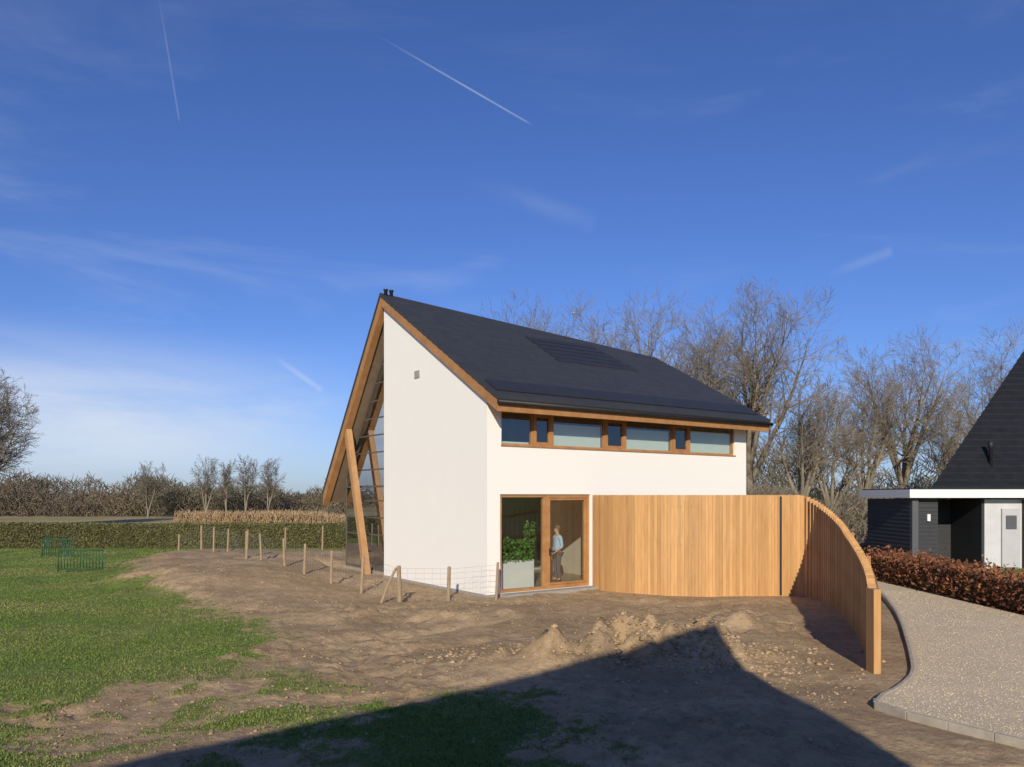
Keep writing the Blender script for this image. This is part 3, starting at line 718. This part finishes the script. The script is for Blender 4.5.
def tree(name, label, seed, x, y, Ht, width, fork=.25, limbs=6, dens=1.0, m='twig', rtw=.009, droop=0., lat=1.0, group=None):
    t = thing(name, label, 'tree', (x, y, 0), 0, group)
    a, b = gen_tree(seed, Ht, width, fork, limbs, dens, rtw, droop, lat)
    link('trunk', seg_mesh('trunk', a, 7), M['bark'], t, True); link('crown', seg_mesh('crown', b, 3), M[m], t)
    return t
def at(px, Yd): return (px-512)/768*Yd
TR_ = [(550,298,60,8.0,7,'bare tree showing only its crown above the roof, nearest the ridge peak'),
       (645,290,56,8.0,7,'tall bare tree above the roof beside its right lower end'),
       (704,314,52,6.0,6,'bare tree just right of the roof corner, left of the broadest tree'),
       (752,292,53,9.5,9,'broadest and tallest bare tree, multi stemmed, right of the house'),
       (798,372,46,5.0,6,'bushy bare tree just right of the broadest tree'),
       (832,386,47,5.0,6,'low bushy bare tree standing above the curved fence end'),
       (868,368,50,5.0,6,'middle sized bare tree above the left end of the garage roof'),
       (908,336,53,6.5,7,'tall upright bare tree directly above the dark garage'),
       (952,392,50,5.0,6,'lower bare tree beside the steep dark roof'),
       (1000,328,57,6.5,7,'tall bare tree partly hidden behind the steep dark roof')]
for i, (px_, tp, Yd, wd, nl, lb) in enumerate(TR_):
    tree('bare_tree', lb, 220+i, at(px_, Yd), Yd, 2.7+(495-tp)/768*Yd, wd, .28, nl, 1.05, 'twig', .0095)
tree('bare_tree', 'large round crowned bare tree at the left edge beyond the hedge', 58, at(-17, 60), 60, 12.3, 5.6, .17, 12, 1.16, 'twig_grey', .013, .04, .85)
far = [(148,462,'small far tree standing alone left of the group on the skyline'),(206,457,'leftmost of the four far trees grouped on the skyline'),(226,460,'second from left of the four far trees grouped on the skyline'),(246,456,'third from left of the four far trees grouped on the skyline'),(268,459,'rightmost of the four far trees grouped on the skyline')]
for i, (px_, tp, lb) in enumerate(far):
    tree('far_tree', lb, 70+i, at(px_, 90), 90, 2.7+(495-tp)/768*90, 1.5, .14, 6, .86, 'twig_grey', .012, lat=.75)

# far scrub: nobody could count its twigs
def scrub(name, label, n, xr, yr, hmin, hmax, seed, r=.02, m='scrub', low=None, tilt=.8, cat='scrub'):
    rn = np.random.default_rng(seed)
    X = xr[0]+(xr[1]-xr[0])*rn.random(n); Yv = yr[0]+(yr[1]-yr[0])*rn.random(n)
    e = vnoise(X*.09, Yv*.05, seed)*.55+vnoise(X*.37, Yv*.2, seed+3)*.45
    env = hmin+(hmax-hmin)*sstep(.2, .85, e)
    if low: env = env*(1-low[2]*sstep(low[0], low[1], X))
    f0 = rn.random(n)*.86; ln = (.10+.16*rn.random(n))*env
    A = np.stack([X, Yv, f0*env], -1); dd = np.stack([rn.normal(size=n)*tilt, rn.normal(size=n)*tilt, .7+.3*rn.random(n)], -1)
    dd /= np.linalg.norm(dd, axis=1)[:, None]; B = A+dd*ln[:, None]
    segs = [(tuple(a), tuple(b), r*1.5, r*.5) for a, b in zip(A, B)]
    tag(link(name, seg_mesh(name, segs, 3), M[m]), label, cat, kind='stuff')
scrub('far_wood', 'brown leafless scrub and woodland along the far left skyline', 40000, (-125, -18), (94, 114), 2.8, 6.4, 3, .04, low=(-52, -40, .28))
scrub('far_wood', 'brown leafless woodland filling the skyline behind the house and garage', 26000, (-18, 75), (68, 84), 3.0, 9.0, 4, .03)
scrub('brushwood', 'tangled brown brushwood below the bare trees between house and garage', 14000, (8, 36), (38, 42), 1.6, 5.0, 9, .012, 'twig')
scrub('reed_bed', 'strip of dry tan reeds behind the hedge beside the house', 9000, (-27, -12), (61, 64), 1.0, 1.45, 13, .02, 'reed', None, .25, 'reeds')

# ------------------------------------------------------------------ garage and neighbour's house at right
GA = thing('garage', 'flat roofed dark clad garage with white fascia behind the beech hedge', 'garage', (14.6, 28, 0))
w = lambda mb, n, m, **k: mb.build(n, M[m], GA, off=(14.6, 28, 0), **k)
mb = MB()
for k in range(17):
    z0 = .02+k*.148; mb.hexa([(14.57,28.12,z0),(14.6,28.12,z0),(14.6,31.5,z0),(14.57,31.5,z0)], [(14.59,28.12,z0+.14),(14.6,28.12,z0+.14),(14.6,31.5,z0+.14),(14.59,31.5,z0+.14)])
w(mb, 'side_cladding', 'cladding')
mb = MB()
for k in range(17):
    z0 = .02+k*.148; mb.hexa([(14.82,28.085,z0),(15.58,28.085,z0),(15.58,28.118,z0),(14.82,28.118,z0)], [(14.82,28.105,z0+.14),(15.58,28.105,z0+.14),(15.58,28.118,z0+.14),(14.82,28.118,z0+.14)])
w(mb, 'front_cladding', 'cladding')
w(MB().box(14.603,15.58,28.12,31.5,0,2.55), 'side_wall', 'grey_wall')
w(MB().box(14.58,14.80,27.97,28.117,0,2.55), 'corner_post', 'grey_wall')
w(MB().box(15.6,17.25,30.2,30.3,0,2.54).box(17.25,17.345,28.21,30.3,0,2.54), 'recess_wall', 'cladding')
w(MB().box(17.35,22,28.2,28.5,0,2.54), 'white_wall', 'shaded_white')
w(MB().box(17.95,18.6,28.12,28.198,.05,2.2), 'door', 'door_grey')
w(MB().box(18.08,18.47,28.10,28.118,1.45,1.95), 'door_window', 'grey_wall')
w(MB().box(18.72,18.85,28.0,28.198,0,2.52), 'downpipe', 'black')
w(MB().box(14.35,22,27.7,31.7,2.60,2.90), 'fascia', 'white_paint')
w(MB().box(14.4,22,27.75,31.6,2.902,2.94), 'roof', 'black')
w(MB().box(15.15,15.26,28.0,28.08,1.75,2.0), 'wall_lamp', 'white_paint')
NH = thing('neighbour_house', 'house with steep dark tiled roof at the right edge', 'house', (22, 33, 0))
bm = bmesh.new()
nrow = 26
for k in range(nrow):
    f0, f1 = k/nrow, (k+1)/nrow
    def pt(f, left, lift): return ((15.86+7.3*f if left else 34-3*f), 29+4.8*f, 2.98+7.0*f+lift)
    v = [bm.verts.new(p) for p in (pt(f0,1,.05), pt(f0,0,.05), pt(f1,0,0), pt(f1,1,0), pt(f0,1,-.03), pt(f0,0,-.03))]
    bm.faces.new(v[:4]); bm.faces.new((v[0], v[4], v[5], v[1]))
q = [bm.verts.new(p) for p in ((23.16,33.8,9.98),(31,33.8,9.98),(36,41,2.95),(29.5,41,2.95))]; bm.faces.new(q)
for v in bm.verts: v.co -= Vector((22, 33, 0))
me = bpy.data.meshes.new('roof'); bm.to_mesh(me); bm.free()
nr = link('roof', me, M['tile'], NH)
MB().prism([(17.4,30.4,0),(33.5,30.4,0),(34.5,40.5,0),(29.4,40.5,0)], (0,0,2.97)).add([(15.9,29.03,2.96),(23.16,33.82,9.94),(29.5,40.95,2.96)], [(0,1,2)]).build('wall', M['cladding'], NH, off=(22, 33, 0))
mb = MB(); mb.tube([(18.45,29.6,3.7),(18.45,29.6,4.5),(18.45,29.6,4.52),(18.45,29.6,4.78)], [.07,.07,.10,.10], 10)
mb.build('flue_pipe', M['black'], nr, True, off=(22, 33, 0))

# house behind the viewpoint whose shadow falls over the foreground
def src(X, Y): return (X + SUNX*(Y+4), (Y+4)*TAN)
(ax_, az_), (lx_, lz_), (rx_, rz_) = src(3.45, 14.1), src(-4.0, 7.75), src(3.98, 7.7)
ml = (az_-lz_)/(ax_-lx_); mr_ = (az_-rz_)/(rx_-ax_)
xl, xr = ax_-9.0, ax_+(az_-.3)/mr_
pl_, pr_ = (xl, az_-ml*(ax_-xl)), (xr, .3)
BHs = thing('steep_roof_house', 'neighbouring house behind the viewpoint that throws the foreground shadow', 'house', (0, -7, 0))
MB().prism([(pr_[0]-.05,-4.1,-.1),(pl_[0]+.1,-4.1,-.1),(pl_[0]+.1,-4.1,pl_[1]-.2),(ax_,-4.1,az_-.25),(pr_[0]-.05,-4.1,pr_[1]-.02)], (0,-7,0)).build('wall', M['brick'], BHs, off=(0,-7,0))
MB().prism([(pl_[0]-.2,-4,pl_[1]-.28),(ax_-.02,-4,az_-.2),(ax_,-4,az_),(pl_[0]-.2,-4,pl_[1]-.2*ml)], (0,-7.2,0)).build('roof', M['tile'], BHs, off=(0,-7,0))
MB().prism([(ax_+.005,-4,az_-.2),(pr_[0]-.1,-4,pr_[1]),(pr_[0],-4,pr_[1]),(ax_+.005,-4,az_)], (0,-7.2,0)).build('roof', M['tile'], BHs, off=(0,-7,0))

# ------------------------------------------------------------------ light and sky
sd = Vector((SUNX, -1, 0)).normalized()*math.cos(R(SUN_EL)) + Vector((0,0,math.sin(R(SUN_EL))))
ld = bpy.data.lights.new('sun', 'SUN'); ld.energy = 4.5; ld.angle = R(.5); ld.color = (1, .90, .72)
lo = bpy.data.objects.new('sun', ld); C.objects.link(lo); lo.rotation_euler = (-sd).to_track_quat('-Z', 'Y').to_euler(); lo.location = (5, -30, 20)
W = bpy.data.worlds.new('World'); bpy.context.scene.world = W; W.use_nodes = True; nt = W.node_tree; nt.nodes.clear()
out = nd(nt, 'ShaderNodeOutputWorld'); bg = nd(nt, 'ShaderNodeBackground'); bg.inputs[1].default_value = .11
L(nt, bg.outputs[0], out.inputs[0])
sky = nd(nt, 'ShaderNodeTexSky', sky_type='NISHITA'); sky.sun_disc = False; sky.sun_elevation = R(SUN_EL); sky.sun_rotation = math.pi-math.atan(SUNX)
sky.air_density = 1.0; sky.dust_density = .3; sky.ozone_density = 3.0
tint = nd(nt, 'ShaderNodeMixRGB', blend_type='MULTIPLY'); tint.inputs[0].default_value = 1; tint.inputs[2].default_value = (.50, .64, 1.06, 1)
L(nt, sky.outputs[0], tint.inputs[1]); col = tint.outputs[0]
tc = nd(nt, 'ShaderNodeTexCoord'); DIR = tc.outputs['Generated']
def vdot(v):
    n = nd(nt, 'ShaderNodeVectorMath', operation='DOT_PRODUCT'); n.inputs[1].default_value = tuple(v); L(nt, DIR, n.inputs[0]); return n.outputs['Value']
def mth(op, a, b=None, clamp=False):
    n = nd(nt, 'ShaderNodeMath', operation=op, use_clamp=clamp)
    for i_, x in enumerate((a, b)):
        if x is None: continue
        if isinstance(x, (int, float)): n.inputs[i_].default_value = x
        else: L(nt, x, n.inputs[i_])
    return n.outputs[0]
def mrg(x, a, b, c, d, smooth=True):
    r = nd(nt, 'ShaderNodeMapRange'); r.interpolation_type = 'SMOOTHSTEP' if smooth else 'LINEAR'
    for k_, v in zip(('From Min','From Max','To Min','To Max'), (a, b, c, d)): r.inputs[k_].default_value = v
    L(nt, x, r.inputs['Value']); return r.outputs[0]
def wnoise(sc, scale3, det=5, rough=.6):
    mp = nd(nt, 'ShaderNodeMapping'); mp.inputs['Scale'].default_value = scale3; mp.inputs['Rotation'].default_value = (0, R(-14), 0); L(nt, DIR, mp.inputs[0])
    n = nd(nt, 'ShaderNodeTexNoise'); n.inputs['Scale'].default_value = sc; n.inputs['Detail'].default_value = det; n.inputs['Roughness'].default_value = rough; n.inputs['Distortion'].default_value = .5
    L(nt, mp.outputs[0], n.inputs['Vector']); return n.outputs['Fac']
def pd(x, y): return Vector(((x-512)/768, 1, (495-y)/768)).normalized()
elev = vdot((0, 0, 1)); side = vdot((1, 0, 0))
wisps = mth('MULTIPLY', mrg(wnoise(2.2, (1, 1, 4.5)), .52, .80, 0, 1), mrg(elev, .0, .6, .26, .04))
lowleft = mth('MULTIPLY', mth('MULTIPLY', mrg(elev, .0, .07, .3, 1), mrg(elev, .08, .21, 1, 0)), mrg(side, -.52, -.10, .85, 0))
lowleft = mth('MULTIPLY', lowleft, mrg(wnoise(2.5, (1, 1, 6)), .25, .60, .45, 1))
fac = mth('ADD', wisps, lowleft, True)
for (a, b, wd, st_) in (((368,30),(534,126),.0016,.34), ((156,-20),(180,125),.0014,.13), ((268,352),(324,392),.0055,.34), ((820,278),(895,250),.009,.10), ((455,175),(600,225),.018,.06)):
    d1, d2 = pd(*a), pd(*b); nrm = d1.cross(d2).normalized(); e = (d2-d1).normalized(); lo_, hi = d1.dot(e), d2.dot(e)
    ln = mrg(mth('ABSOLUTE', vdot(nrm)), 0, wd, 1, 0)
    al = mth('MULTIPLY', mrg(vdot(e), lo_, lo_+(hi-lo_)*.6, 0, 1), mrg(vdot(e), hi-(hi-lo_)*.08, hi, 1, 0))
    al = mth('MULTIPLY', al, mrg(vdot((d1+d2).normalized()), .80, .90, 0, 1))
    k = mth('MULTIPLY', mth('MULTIPLY', ln, al), mth('MULTIPLY', mrg(wnoise(14, (1, 1, 1), 3), .25, .6, .35, 1), st_))
    fac = mth('ADD', fac, k, True)
cm = nd(nt, 'ShaderNodeMixRGB'); cm.inputs[2].default_value = (6.6, 7.1, 7.9, 1); L(nt, fac, cm.inputs[0]); L(nt, col, cm.inputs[1])
L(nt, cm.outputs[0], bg.inputs[0])

cam = bpy.data.cameras.new('camera'); co = bpy.data.objects.new('camera', cam); C.objects.link(co)
co.location = (0, 0, 2.7); co.rotation_euler = (R(90), 0, 0); cam.lens = 27; cam.sensor_width = 36; cam.shift_y = 111.5/1024; cam.clip_end = 5000
sc = bpy.context.scene; sc.camera = co
sc.view_settings.view_transform = 'Standard'; sc.view_settings.look = 'None'; sc.view_settings.exposure = 0
